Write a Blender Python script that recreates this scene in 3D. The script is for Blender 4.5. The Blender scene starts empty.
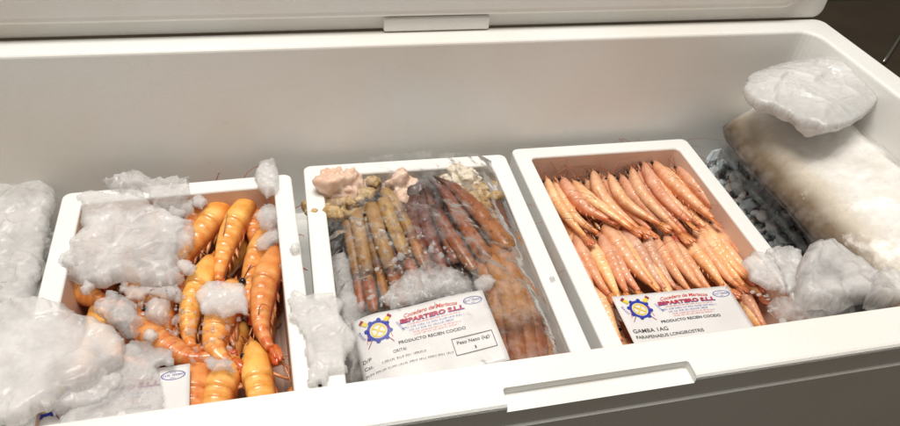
import bpy, bmesh, math, random
from mathutils import Vector, Matrix, noise
R = math.radians
scene = bpy.context.scene
col = scene.collection

# ---------------------------------------------------------------- camera
CAM = Vector((-.2608, -.2421, .4849))
CR = Vector((.97169, -.22116, .08313)); CU = Vector((.08532, .65653, .74946)); CF = Vector((.22033, .72115, -.65681))
FPX = 684.0
cd = bpy.data.cameras.new('camera'); cam = bpy.data.objects.new('camera', cd); col.objects.link(cam)
cd.sensor_width = 36; cd.lens = 36 * FPX / 900; cd.clip_start = .01; cd.clip_end = 100
cam.matrix_world = Matrix(((CR.x, CU.x, -CF.x, CAM.x), (CR.y, CU.y, -CF.y, CAM.y), (CR.z, CU.z, -CF.z, CAM.z), (0, 0, 0, 1)))
scene.camera = cam
# ---------------------------------------------------------------- light: lamps of the shop ceiling
w = bpy.data.worlds.new('World'); scene.world = w; w.use_nodes = True
w.node_tree.nodes['Background'].inputs[0].default_value = (1, .89, .77, 1)
w.node_tree.nodes['Background'].inputs[1].default_value = .15
def area(name, loc, target, size, power, color):
    d = bpy.data.lights.new(name, 'AREA'); d.shape = 'DISK'; d.size = size; d.energy = power; d.color = color
    o = bpy.data.objects.new(name, d); col.objects.link(o); o.location = loc
    o.rotation_euler = (Vector(target) - Vector(loc)).to_track_quat('-Z', 'Y').to_euler()
area('ceiling_lamp', (-.35, .22, 1.80), (-.1, .15, 0), .80, 31, (1, .965, .915))
area('ceiling_lamp', (.35, .10, 1.9), (0, .15, 0), .10, 6, (1, .95, .88))
scene.view_settings.view_transform = 'Standard'; scene.view_settings.look = 'None'
scene.view_settings.exposure = 0; scene.view_settings.gamma = 1
scene.cycles.use_denoising = True
scene.cycles.max_bounces = 10; scene.cycles.transparent_max_bounces = 12
scene.cycles.sample_clamp_indirect = 6

# ---------------------------------------------------------------- helpers
def at(px, py, z):
    """point of the place at height z that the photograph shows at pixel (px, py)"""
    d = CF + CR * ((px - 450) / FPX) - CU * ((py - 213) / FPX)
    return CAM + d * ((z - CAM.z) / d.z)
def tag(o, label=None, cat=None, group=None, kind=None):
    for k, v in (('label', label), ('category', cat), ('group', group), ('kind', kind)):
        if v: o[k] = v
    return o
def link(name, me, mat=None, parent=None, loc=(0, 0, 0), smooth=True):
    o = bpy.data.objects.new(name, me); col.objects.link(o); o.location = loc
    if mat and not me.materials: me.materials.append(mat)
    if parent: o.parent = parent
    if smooth and len(me.polygons): me.polygons.foreach_set('use_smooth', [True] * len(me.polygons))
    return o
def empty(name, loc=(0, 0, 0)):
    o = bpy.data.objects.new(name, None); col.objects.link(o); o.location = loc; o.empty_display_size = .02
    return o
def from_bm(bm, name='m'):
    me = bpy.data.meshes.new(name); bm.normal_update(); bm.to_mesh(me); bm.free(); return me
def pyd(v, f, name='m'):
    me = bpy.data.meshes.new(name); me.from_pydata([tuple(a) for a in v], [], f); me.update(); return me
def evaluated(o):
    dg = bpy.context.evaluated_depsgraph_get()
    return bpy.data.meshes.new_from_object(o.evaluated_get(dg))
def apply_mods(o):
    me = evaluated(o); o.modifiers.clear(); o.data = me; return o
def lerp(a, b, t): return a + (b - a) * t
def interp(tab, t):
    for (a, x), (b, y) in zip(tab, tab[1:]):
        if t <= b: return lerp(x, y, max(0, (t - a) / (b - a)))
    return tab[-1][1]
def catmull(P, n):
    P = [Vector(p) for p in P]
    if len(P) == 2: return [P[0].lerp(P[1], i / (n - 1)) for i in range(n)]
    Q = [P[0] * 2 - P[1]] + P + [P[-1] * 2 - P[-2]]; fine = []
    for i in range(1, len(Q) - 2):
        a, b, c, d = Q[i - 1:i + 3]
        for k in range(12):
            t = k / 12
            fine.append(.5 * ((2 * b) + (c - a) * t + (2 * a - 5 * b + 4 * c - d) * t * t + (3 * b - a - 3 * c + d) * t ** 3))
    fine.append(P[-1])
    L = [0]
    for a, b in zip(fine, fine[1:]): L.append(L[-1] + (b - a).length)
    out = []; j = 0
    for i in range(n):
        s = L[-1] * i / (n - 1)
        while j < len(L) - 2 and L[j + 1] < s: j += 1
        out.append(fine[j].lerp(fine[j + 1], (s - L[j]) / max(1e-9, L[j + 1] - L[j])))
    return out

# ---------------------------------------------------------------- materials
class N:
    """small node helper"""
    def __init__(s, name):
        s.m = bpy.data.materials.new(name); s.m.use_nodes = True; s.t = s.m.node_tree
        s.b = s.t.nodes['Principled BSDF']; s.out = s.t.nodes['Material Output']
    def n(s, typ, **kw):
        x = s.t.nodes.new(typ)
        for k, v in kw.items():
            if k.startswith('_'): x.inputs[k[1:].replace('_', ' ')].default_value = v
            else: setattr(x, k, v)
        return x
    def l(s, a, b): s.t.links.new(a, b)
    def set(s, **kw):
        for k, v in kw.items(): s.b.inputs[k.replace('_', ' ')].default_value = v
        return s
    def coord(s): 
        c = s.n('ShaderNodeTexCoord'); return c.outputs['Object']
    def noise(s, scale, detail=3, rough=.5):
        x = s.n('ShaderNodeTexNoise', _Scale=scale, _Detail=detail, _Roughness=rough); s.l(s.coord(), x.inputs['Vector']); return x.outputs['Fac']
    def voro(s, scale, feature='F1'):
        x = s.n('ShaderNodeTexVoronoi', feature=feature, _Scale=scale); s.l(s.coord(), x.inputs['Vector']); return x
    def ramp(s, fac, stops):
        x = s.n('ShaderNodeValToRGB'); e = x.color_ramp.elements
        while len(e) < len(stops): e.new(.5)
        for a, (p, c) in zip(e, stops): a.position = p; a.color = (*c, 1)
        s.l(fac, x.inputs[0]); return x.outputs[0]
    def mix(s, fac, a, b, mode='MIX'):
        x = s.n('ShaderNodeMix', data_type='RGBA', blend_type=mode)
        for i, v in ((0, fac), (6, a), (7, b)):
            if hasattr(v, 'is_linked') or isinstance(v, bpy.types.NodeSocket): s.l(v, x.inputs[i])
            else: x.inputs[i].default_value = (*v, 1) if isinstance(v, tuple) else v
        return x.outputs[2]
    def bump(s, h, strength=.3, dist=.002, prev=None):
        x = s.n('ShaderNodeBump', _Strength=strength, _Distance=dist); s.l(h, x.inputs['Height'])
        if prev: s.l(prev, x.inputs['Normal'])
        s.l(x.outputs[0], s.b.inputs['Normal']); return x.outputs[0]
    def color(s, c): s.l(c, s.b.inputs['Base Color']); return s
    def attr(s, name):
        x = s.n('ShaderNodeAttribute', attribute_name=name); return x.outputs['Fac']
    def rnd(s):
        x = s.n('ShaderNodeObjectInfo'); return x.outputs['Random']

def foam_material(name, c0, c1, dirt):
    k = N(name); k.set(Roughness=.5); k.b.inputs['Specular IOR Level'].default_value = .35
    big = k.noise(9, 4, .6)
    c = k.ramp(big, [(.3, c0), (.7, c1)])
    if dirt:
        st = k.ramp(k.noise(4.5, 3, .5), [(.42, (0, 0, 0)), (.7, (.6, .6, .6))]); c = k.mix(st, c, (.74, .67, .58))
        sm = k.noise(70, 5, .7); f = k.ramp(sm, [(.62, (0, 0, 0)), (.75, (1, 1, 1))]); f2 = k.mix(1, f, (.25, .25, .25), 'MULTIPLY')
        c = k.mix(f2, c, dirt)
        tc = k.n('ShaderNodeMapping'); tc.inputs['Rotation'].default_value = (0, R(38), 0); tc.inputs['Scale'].default_value = (3, 12, 60); k.l(k.coord(), tc.inputs[0])
        ns = k.n('ShaderNodeTexNoise', _Scale=1.3, _Detail=4, _Roughness=.6); k.l(tc.outputs[0], ns.inputs['Vector'])
        c = k.mix(k.ramp(ns.outputs['Fac'], [(.62, (0, 0, 0)), (.75, (.12, .12, .12))]), c, (.70, .66, .60))
    k.color(c)
    v = k.voro(240, 'DISTANCE_TO_EDGE'); e = k.ramp(v.outputs['Distance'], [(0, (0, 0, 0)), (.12, (1, 1, 1))])
    b = k.bump(e, .16, .0005); k.bump(k.noise(45, 3), .05, .002, b)
    return k.m
M = {}
M['foam'] = foam_material('white_foam', (.84, .84, .81), (.87, .87, .845), (.62, .59, .54))
M['tray_foam'] = foam_material('tray_foam', (.85, .84, .81), (.88, .875, .855), None)
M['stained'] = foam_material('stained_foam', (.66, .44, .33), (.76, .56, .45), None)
M['shade_grey'] = foam_material('foam_shade_grey', (.42, .40, .37), (.55, .53, .50), None)  # white foam inside the crab tray, its shade under the film painted grey
k = N('counter'); k.set(Roughness=.5); k.color(k.ramp(k.noise(6, 5, .6), [(.3, (.035, .024, .012)), (.7, (.06, .042, .022))])); M['counter'] = k.m
k = N('shop_floor'); k.set(Roughness=.6); k.color(k.ramp(k.noise(3, 4), [(.3, (.045, .05, .03)), (.7, (.07, .075, .045))])); M['floor'] = k.m
k = N('dark_cladding'); k.set(Roughness=.45)
k.color(k.ramp(k.noise(45, 6, .7), [(.3, (.075, .068, .05)), (.7, (.12, .11, .085))]))
k.bump(k.noise(160, 4, .7), .35, .0015); M['cladding'] = k.m
k = N('metal'); k.set(Roughness=.3, Metallic=1.0); k.b.inputs['Base Color'].default_value = (.5, .5, .48, 1); M['metal'] = k.m

def ice_material(name, clear, rough, c0, c1, scale=30, edge=.35, depth=.014):
    """wet ice: light scatters deep inside where it is thick, thin ice is clear, glossy all over"""
    k = N(name); k.set(Roughness=rough, IOR=1.33)
    k.color(k.ramp(k.noise(scale * 2, 5, .65), [(.3, c0), (.7, c1)]))
    k.b.inputs['Subsurface Weight'].default_value = 1; k.b.inputs['Subsurface Radius'].default_value = (1, .97, .95); k.b.inputs['Subsurface Scale'].default_value = depth
    b = k.bump(k.noise(450, 4, .75), .45, .0011); k.bump(k.voro(190, 'F1').outputs['Distance'], .24, .0018, b)
    k.l(k.ramp(k.noise(90, 3), [(.4, (rough * .45,) * 3), (.6, (min(1, rough * 1.5),) * 3)]), k.b.inputs['Roughness'])
    k.b.inputs['Coat Weight'].default_value = .55; k.b.inputs['Coat Roughness'].default_value = .09; k.b.inputs['Coat IOR'].default_value = 1.45
    rf = k.n('ShaderNodeBsdfTransparent'); rf.inputs[0].default_value = (.98, .98, .98, 1); mx = k.n('ShaderNodeMixShader')
    cl = k.ramp(k.noise(scale, 4, .6), [(.38, (clear * .6,) * 3), (.62, (min(.92, clear * 1.4),) * 3)])
    th = k.ramp(k.attr('thick'), [(0, (edge,) * 3), (.9, (0, 0, 0))]); k.l(k.mix(1.0, cl, th, 'SCREEN'), mx.inputs[0])
    k.l(k.b.outputs[0], mx.inputs[1]); k.l(rf.outputs[0], mx.inputs[2]); k.l(mx.outputs[0], k.out.inputs['Surface'])
    return k.m
M['ice'] = ice_material('frosted_ice', .42, .14, (.78, .765, .755), (.90, .885, .875), depth=.006)
M['ice_clear'] = ice_material('clear_ice', .55, .12, (.68, .665, .655), (.84, .825, .815), depth=.005)
M['ice_bag'] = ice_material('packed_ice', .10, .22, (.70, .695, .68), (.83, .825, .81), 25, .3, .008)
k = N('floor_ice'); k.set(Roughness=.2, IOR=1.31); k.color(k.ramp(k.noise(60, 4), [(.3, (.68, .69, .69)), (.7, (.90, .91, .91))]))
k.b.inputs['Transmission Weight'].default_value = .0; k.b.inputs['Subsurface Weight'].default_value = .4; k.b.inputs['Subsurface Scale'].default_value = .006; k.bump(k.noise(200, 4), .4, .001); M['ice_floor'] = k.m

def shell_material(name, stops, edge_col, coat=.7, spots=None, blotch=75, under=None, hue=(.480, .508)):
    k = N(name); k.set(Roughness=.38)
    c = k.ramp(k.attr('along'), stops)
    mth = k.n('ShaderNodeMath', operation='MULTIPLY_ADD'); k.l(k.noise(110, 3), mth.inputs[0]); mth.inputs[1].default_value = .7; k.l(k.attr('ring'), mth.inputs[2])
    c = k.mix(k.ramp(mth.outputs[0], [(.35, (0, 0, 0)), (.75, (.45, .45, .45)), (1.0, (.5, .5, .5)), (1.3, (.1, .1, .1))]), c, edge_col)
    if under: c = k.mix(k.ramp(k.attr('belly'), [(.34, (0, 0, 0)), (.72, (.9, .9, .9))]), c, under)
    nz = k.ramp(k.noise(blotch, 5, .66), [(.34, (.86, .58, .36)), (.5, (1, .96, .9)), (.64, (1.12, 1.16, 1.22))])
    c = k.mix(.8, c, nz, 'MULTIPLY')
    hv = k.n('ShaderNodeHueSaturation'); mr = k.n('ShaderNodeMapRange'); mr.inputs[3].default_value = hue[0]; mr.inputs[4].default_value = hue[1]
    k.l(k.rnd(), mr.inputs[0]); k.l(mr.outputs[0], hv.inputs['Hue'])
    mv = k.n('ShaderNodeMapRange'); mv.inputs[3].default_value = .86; mv.inputs[4].default_value = 1.14; k.l(k.rnd(), mv.inputs[0]); k.l(mv.outputs[0], hv.inputs['Value'])
    k.l(c, hv.inputs['Color']); c = hv.outputs[0]
    if spots:
        sp = k.ramp(k.noise(spots[1], 3, .6), [(.55, (0, 0, 0)), (.66, (1, 1, 1))]); c = k.mix(sp, c, spots[0])
    k.color(c)
    k.b.inputs['Subsurface Weight'].default_value = .18; k.b.inputs['Subsurface Radius'].default_value = (1, .35, .12); k.b.inputs['Subsurface Scale'].default_value = .004
    k.b.inputs['Coat Weight'].default_value = coat; k.b.inputs['Coat Roughness'].default_value = .14
    b = k.bump(k.noise(420, 3, .6), .25, .0008); k.bump(k.noise(90, 4, .6), .30, .0022, b)
    return k.m
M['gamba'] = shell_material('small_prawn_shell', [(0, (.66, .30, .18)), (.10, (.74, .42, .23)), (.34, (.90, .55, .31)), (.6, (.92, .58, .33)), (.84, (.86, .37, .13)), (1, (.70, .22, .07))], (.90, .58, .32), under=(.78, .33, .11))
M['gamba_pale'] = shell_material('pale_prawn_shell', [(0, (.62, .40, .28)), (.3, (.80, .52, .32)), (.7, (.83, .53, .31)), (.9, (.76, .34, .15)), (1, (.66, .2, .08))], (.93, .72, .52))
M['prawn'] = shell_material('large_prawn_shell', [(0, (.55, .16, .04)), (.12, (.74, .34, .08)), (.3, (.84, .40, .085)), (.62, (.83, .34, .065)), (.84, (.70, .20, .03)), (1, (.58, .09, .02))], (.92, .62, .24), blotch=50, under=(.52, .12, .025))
k = N('prawn_limb'); k.set(Roughness=.4); k.color(k.ramp(k.rnd(), [(0, (.60, .17, .05)), (1, (.74, .36, .15))])); k.b.inputs['Coat Weight'].default_value = .5; M['limb'] = k.m
k = N('antenna'); k.set(Roughness=.4); k.b.inputs['Base Color'].default_value = (.36, .12, .05, 1); M['antenna'] = k.m
k = N('eye'); k.set(Roughness=.15); k.b.inputs['Base Color'].default_value = (.012, .009, .008, 1); M['eye'] = k.m
def crab_mat(name, stops, spot):
    m = shell_material(name, stops, stops[1][1], .22, (spot, 110), blotch=120, hue=(.494, .510)); return m
M['crab_tan'] = crab_mat('tan_crab_shell', [(0, (.30, .17, .07)), (.12, (.40, .24, .10)), (.55, (.36, .20, .08)), (.68, (.10, .05, .03)), (.76, (.34, .11, .04)), (1, (.42, .14, .05))], (.28, .14, .05))
M['crab_band'] = crab_mat('banded_crab_shell', [(0, (.34, .21, .08)), (.2, (.42, .25, .08)), (.34, (.12, .05, .02)), (.45, (.40, .22, .07)), (.6, (.14, .05, .02)), (.75, (.42, .18, .05)), (1, (.22, .06, .02))], (.16, .06, .02))
M['crab_dark'] = crab_mat('dark_crab_shell', [(0, (.07, .035, .03)), (.2, (.13, .05, .035)), (.6, (.20, .06, .035)), (1, (.26, .09, .05))], (.06, .03, .025))
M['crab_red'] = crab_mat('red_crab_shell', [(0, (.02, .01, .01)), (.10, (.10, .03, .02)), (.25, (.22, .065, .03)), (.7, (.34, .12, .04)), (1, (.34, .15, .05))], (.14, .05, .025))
M['crab_brown'] = crab_mat('brown_crab_shell', [(0, (.34, .12, .035)), (.15, (.40, .17, .05)), (.5, (.38, .18, .055)), (.62, (.14, .06, .035)), (.72, (.30, .11, .045)), (1, (.20, .07, .035))], (.24, .09, .035))
k = N('crab_meat'); k.set(Roughness=.4); k.color(k.ramp(k.noise(60, 5, .6), [(.3, (.72, .46, .33)), (.7, (.86, .66, .52))]))
k.b.inputs['Subsurface Weight'].default_value = .3; k.b.inputs['Subsurface Scale'].default_value = .006; k.bump(k.noise(120, 4), .5, .002); M['meat'] = k.m
k = N('crab_meat_white'); k.set(Roughness=.5); k.color(k.ramp(k.noise(70, 5, .6), [(.3, (.70, .58, .42)), (.7, (.88, .80, .66))])); k.bump(k.noise(150, 4), .6, .002); M['meat_white'] = k.m
k = N('crab_knobs'); k.set(Roughness=.4); k.color(k.ramp(k.noise(90, 5, .7), [(.3, (.20, .11, .05)), (.5, (.50, .33, .14)), (.7, (.74, .58, .36))])); k.bump(k.noise(240, 4), .7, .002); M['knobs'] = k.m
k = N('fish_skin')
c = k.ramp(k.attr('along'), [(0, (.05, .04, .035)), (.27, (.09, .07, .05)), (.315, (.22, .16, .10)), (.36, (.66, .60, .50)), (.40, (.82, .80, .76)), (.7, (.89, .88, .85)), (1, (.89, .88, .86))])
c = k.mix(.75, c, k.ramp(k.noise(40, 6, .7), [(.32, (.84, .80, .75)), (.62, (1.06, 1.06, 1.07))]), 'MULTIPLY'); k.color(c); k.set(Roughness=.32)
k.b.inputs['Subsurface Weight'].default_value = .3; k.b.inputs['Subsurface Radius'].default_value = (1, .93, .85); k.b.inputs['Subsurface Scale'].default_value = .006
k.b.inputs['Coat Weight'].default_value = .3; k.b.inputs['Coat Roughness'].default_value = .15
b = k.bump(k.noise(35, 4, .5), .25, .006); b = k.bump(k.noise(150, 3, .6), .25, .0015, b); k.bump(k.voro(100).outputs['Distance'], .30, .002, b); M['fish'] = k.m
k = N('paper'); k.set(Roughness=.35); k.color(k.ramp(k.noise(30, 4), [(.3, (.74, .72, .71)), (.7, (.80, .79, .78))])); k.b.inputs['Coat Weight'].default_value = .3; M['paper'] = k.m
for nm, c in dict(ink_blue=(.02, .035, .36), ink_red=(.62, .05, .03), ink_dark=(.30, .015, .05), ink_black=(.03, .03, .035), ink_yellow=(.80, .60, .05)).items():
    k = N(nm); k.set(Roughness=.5); k.b.inputs['Base Color'].default_value = (*c, 1); M[nm] = k.m
def film_material(name, haze, scale, bs=.35, ior=1.2):
    k = N(name); t = k.t; t.nodes.remove(k.b)
    tr = k.n('ShaderNodeBsdfTransparent'); gl = k.n('ShaderNodeBsdfGlossy', _Roughness=.12); df = k.n('ShaderNodeBsdfDiffuse')
    df.inputs[0].default_value = (.85, .85, .85, 1)
    fr = k.n('ShaderNodeFresnel', _IOR=ior); bp = k.n('ShaderNodeBump', _Strength=bs, _Distance=.003)
    k.l(k.noise(scale, 5, .6), bp.inputs['Height'])
    for x in (gl, df, fr): k.l(bp.outputs[0], x.inputs['Normal'])
    m1 = k.n('ShaderNodeMixShader'); k.l(k.ramp(k.noise(55, 5, .7), [(.45, (0, 0, 0)), (.75, (haze,) * 3)]), m1.inputs[0]); k.l(tr.outputs[0], m1.inputs[1]); k.l(df.outputs[0], m1.inputs[2])
    m2 = k.n('ShaderNodeMixShader'); k.l(fr.outputs[0], m2.inputs[0]); k.l(m1.outputs[0], m2.inputs[1]); k.l(gl.outputs[0], m2.inputs[2])
    k.l(m2.outputs[0], k.out.inputs['Surface']); return k.m
M['wrap'] = film_material('fish_wrap', .14, 26, .9, 1.2)
M['film'] = film_material('clear_film', .22, 60)

# ---------------------------------------------------------------- foam shells
def rrect(x0, x1, y0, y1, r, z, seg=6):
    P = []
    for cx, cy, a0 in ((x1 - r, y1 - r, 0), (x0 + r, y1 - r, 90), (x0 + r, y0 + r, 180), (x1 - r, y0 + r, 270)):
        for i in range(seg + 1):
            a = R(a0 + 90 * i / seg); P.append(Vector((cx + r * math.cos(a), cy + r * math.sin(a), z)))
    return P
def loft(rings, cap0=True, cap1=True):
    n = len(rings[0]); V = [p for r in rings for p in r]; F = []
    for i in range(len(rings) - 1):
        for j in range(n):
            F.append((i * n + j, i * n + (j + 1) % n, (i + 1) * n + (j + 1) % n, (i + 1) * n + j))
    if cap0: F.append(tuple(range(n - 1, -1, -1)))
    if cap1: F.append(tuple(range((len(rings) - 1) * n, len(rings) * n)))
    return V, F
def shell(x0, x1, y0, y1, zb, zt, t, tf, r_out, r_in, rnd, taper=0, lip=None):
    """open foam box as one continuous shell: outer walls, rounded rim, inner walls, floor"""
    rings = [rrect(x0 + .004, x1 - .004, y0 + .004, y1 - .004, r_out, zb), rrect(x0, x1, y0, y1, r_out, zb + .004)]
    if lip:
        d, h = lip   # body set back by d below the lip
        rings = [rrect(x0 + d + .003, x1 - d - .003, y0 + d + .003, y1 - d - .003, r_out, zb), rrect(x0 + d, x1 - d, y0 + d, y1 - d, r_out, zb + .004),
                 rrect(x0 + d, x1 - d, y0 + d, y1 - d, r_out, zt - h - .002), rrect(x0 + .001, x1 - .001, y0 + .001, y1 - .001, r_out, zt - h), rrect(x0, x1, y0, y1, r_out, zt - h + .002)]
    for a in (0, 30, 60, 90):
        k = rnd * (1 - math.cos(R(a))); rings.append(rrect(x0 + k, x1 - k, y0 + k, y1 - k, r_out, zt - rnd + rnd * math.sin(R(a))))
    for a in (0, 30, 60, 90):
        k = t - rnd * math.sin(R(a)) * 1.0 if False else t - rnd * (1 - math.sin(R(a)))
        rings.append(rrect(x0 + k, x1 - k, y0 + k, y1 - k, r_in, zt - rnd + rnd * math.cos(R(a))))
    rings.append(rrect(x0 + t + taper, x1 - t - taper, y0 + t + taper, y1 - t - taper, r_in, zb + tf + .006))
    rings.append(rrect(x0 + t + taper + .006, x1 - t - taper - .006, y0 + t + taper + .006, y1 - t - taper - .006, r_in, zb + tf))
    return loft(rings)

# ---------------------------------------------------------------- the setting: dark counter, shop floor
RIM = .1365; FLOOR = -.092; BOT = -.125
V, F = loft([rrect(-1.6, 1.5, -.50, 1.05, .02, BOT - .04), rrect(-1.6, 1.5, -.50, 1.05, .02, BOT)])
tag(link('counter_top', pyd(V, F), M['counter'], smooth=False), kind='structure')
me = pyd([(-4, -3, -.9), (4, -3, -.9), (4, 5, -.9), (-4, 5, -.9)], [(0, 1, 2, 3)])
tag(link('floor', me, M['floor']), kind='structure')

rail = [Vector((.915, .755, -.118)), Vector((.98, .808, -.118)), Vector((1.10, .905, -.118))]
V, F = loft([[p + Vector((.005 * math.cos(a * math.pi / 4), 0, .005 * math.sin(a * math.pi / 4))) for a in range(8)] for p in rail])
tag(link('metal_rail', pyd(V, F), M['metal']), 'thin metal rail on the dark surface behind the cool box corner', 'rail')
# ---------------------------------------------------------------- cool box and lid
X0, X1, Y0, Y1 = -.655, .4144, -.0331, .4476; T = .0331
V, F = shell(X0, X1, Y0, Y1, BOT, RIM, T, BOT * -1 + FLOOR,   .012, .022, .0035, taper=.006, lip=(-.0014, .021))
box = link('body', pyd(V, F), M['foam'], smooth=False)
cut = link('cutter', pyd(*loft([rrect(-.148, -.0225, -.06, -.0205, .002, RIM - .0065), rrect(-.148, -.0225, -.06, -.0205, .002, RIM + .02)])), None, smooth=False)
md = box.modifiers.new('b', 'BOOLEAN'); md.operation = 'DIFFERENCE'; md.object = cut; md.solver = 'EXACT'
apply_mods(box); bpy.data.objects.remove(cut)
root = empty('foam_cool_box', (0, .2, BOT)); tag(root, 'large white foam cool box standing open with trays and ice inside', 'cool box')
box.parent = root; box.location = (0, -.2, -BOT); box.data.materials.clear(); box.data.materials.append(M['foam'])

lid = empty('cool_box_cover', (0, .452, RIM + .0008)); tag(lid, 'white foam box lid standing upright on the back rim of the cool box', 'lid')
def lid_slab(x0, x1, z0, z1, y0, y1, r, rnd, zskip=0):
    rings = []
    for yy, k in ((y1, 0), (y0 + rnd, 0), (y0 + rnd * .5, rnd * .13), (y0 + rnd * .13, rnd * .5), (y0, rnd)):
        rings.append([Vector((p.x, yy, p.y)) for p in rrect(x0 + k, x1 - k, z0 + k, z1 - k, r, 0, 8)])
    return pyd(*loft(rings))
tl = Matrix.Rotation(R(-1), 4, 'X')
for nm, a in (('slab', (-.655, .4135, 0, .50, -.004, .020, .012, .002)), ('inner_panel', (-.612, .372, .017, .46, -.0165, -.0042, .03, .009)), ('tab', (-.150, -.031, .0005, .0165, -.013, -.0042, .002, .002))):
    o = link(nm, lid_slab(*a), M['foam'], lid, smooth=False); o.data.transform(tl)

# ---------------------------------------------------------------- foam trays
def tray(name, label, cx, yb, wx, rot, wall=.02, depth=.372, stain_or_shade=None):
    r = empty(name, (cx, yb, FLOOR + .001)); r.rotation_euler.z = R(rot); tag(r, label, 'tray', 'foam trays side by side in the cool box')
    V, F = shell(-wx / 2, wx / 2, -depth, 0, 0, -FLOOR - .001, wall, .012, .008, .006, .0025, taper=.003)
    o = link('tray_shell', pyd(V, F), M['tray_foam'], r, smooth=False)
    if stain_or_shade:
        o.data.materials.append(M[stain_or_shade]); n = 28
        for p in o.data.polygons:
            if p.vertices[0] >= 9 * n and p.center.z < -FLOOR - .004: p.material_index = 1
    return r
tray('foam_tray', 'white foam tray of large orange prawns with ice heaped over it', -.3775, .3765, .232, 1.5, stain_or_shade='stained')
tray('foam_tray', 'white foam tray of crab legs between the two prawn trays', -.1275, .3900, .2395, -.8, stain_or_shade='shade_grey')
tray('foam_tray', 'white foam tray of small neat rows of prawns beside the fish', .1215, .3960, .2375, -.6, stain_or_shade='stained')

# ---------------------------------------------------------------- prawns
SEG = [.38, .465, .545, .62, .69, .76, .87]
PROF = [(0, .02), (.03, .10), (.06, .30), (.09, .56), (.13, .76), (.18, .90), (.25, .98), (.32, 1.0), (.375, .97), (.40, .93), (.46, .93), (.545, .84), (.62, .74), (.69, .64), (.76, .54), (.87, .36), (.9, .28)]
def frames(P, vdir):
    n = len(P); out = []
    for i in range(n):
        t = (P[min(i + 1, n - 1)] - P[max(i - 1, 0)]).normalized()
        v = Vector(vdir); v = (v - t * v.dot(t)).normalized(); out.append((P[i], t, v, t.cross(v)))
    return out
def set_attr(me, name, vals):
    a = me.attributes.new(name, 'FLOAT', 'POINT'); a.data.foreach_set('value', vals)
def sph(loc, r, sub=2):
    bm = bmesh.new(); bmesh.ops.create_icosphere(bm, subdivisions=sub, radius=r, matrix=Matrix.Translation(loc)); return from_bm(bm)
def tube(P, rads, sides=6, cap=True):
    fr = frames(P, (.13, .21, -1)); rings = []
    for (p, t, v, s), r in zip(fr, rads):
        rings.append([p + (s * math.cos(2 * math.pi * j / sides) + v * math.sin(2 * math.pi * j / sides)) * r for j in range(sides)])
    return loft(rings, cap, cap)
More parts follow.
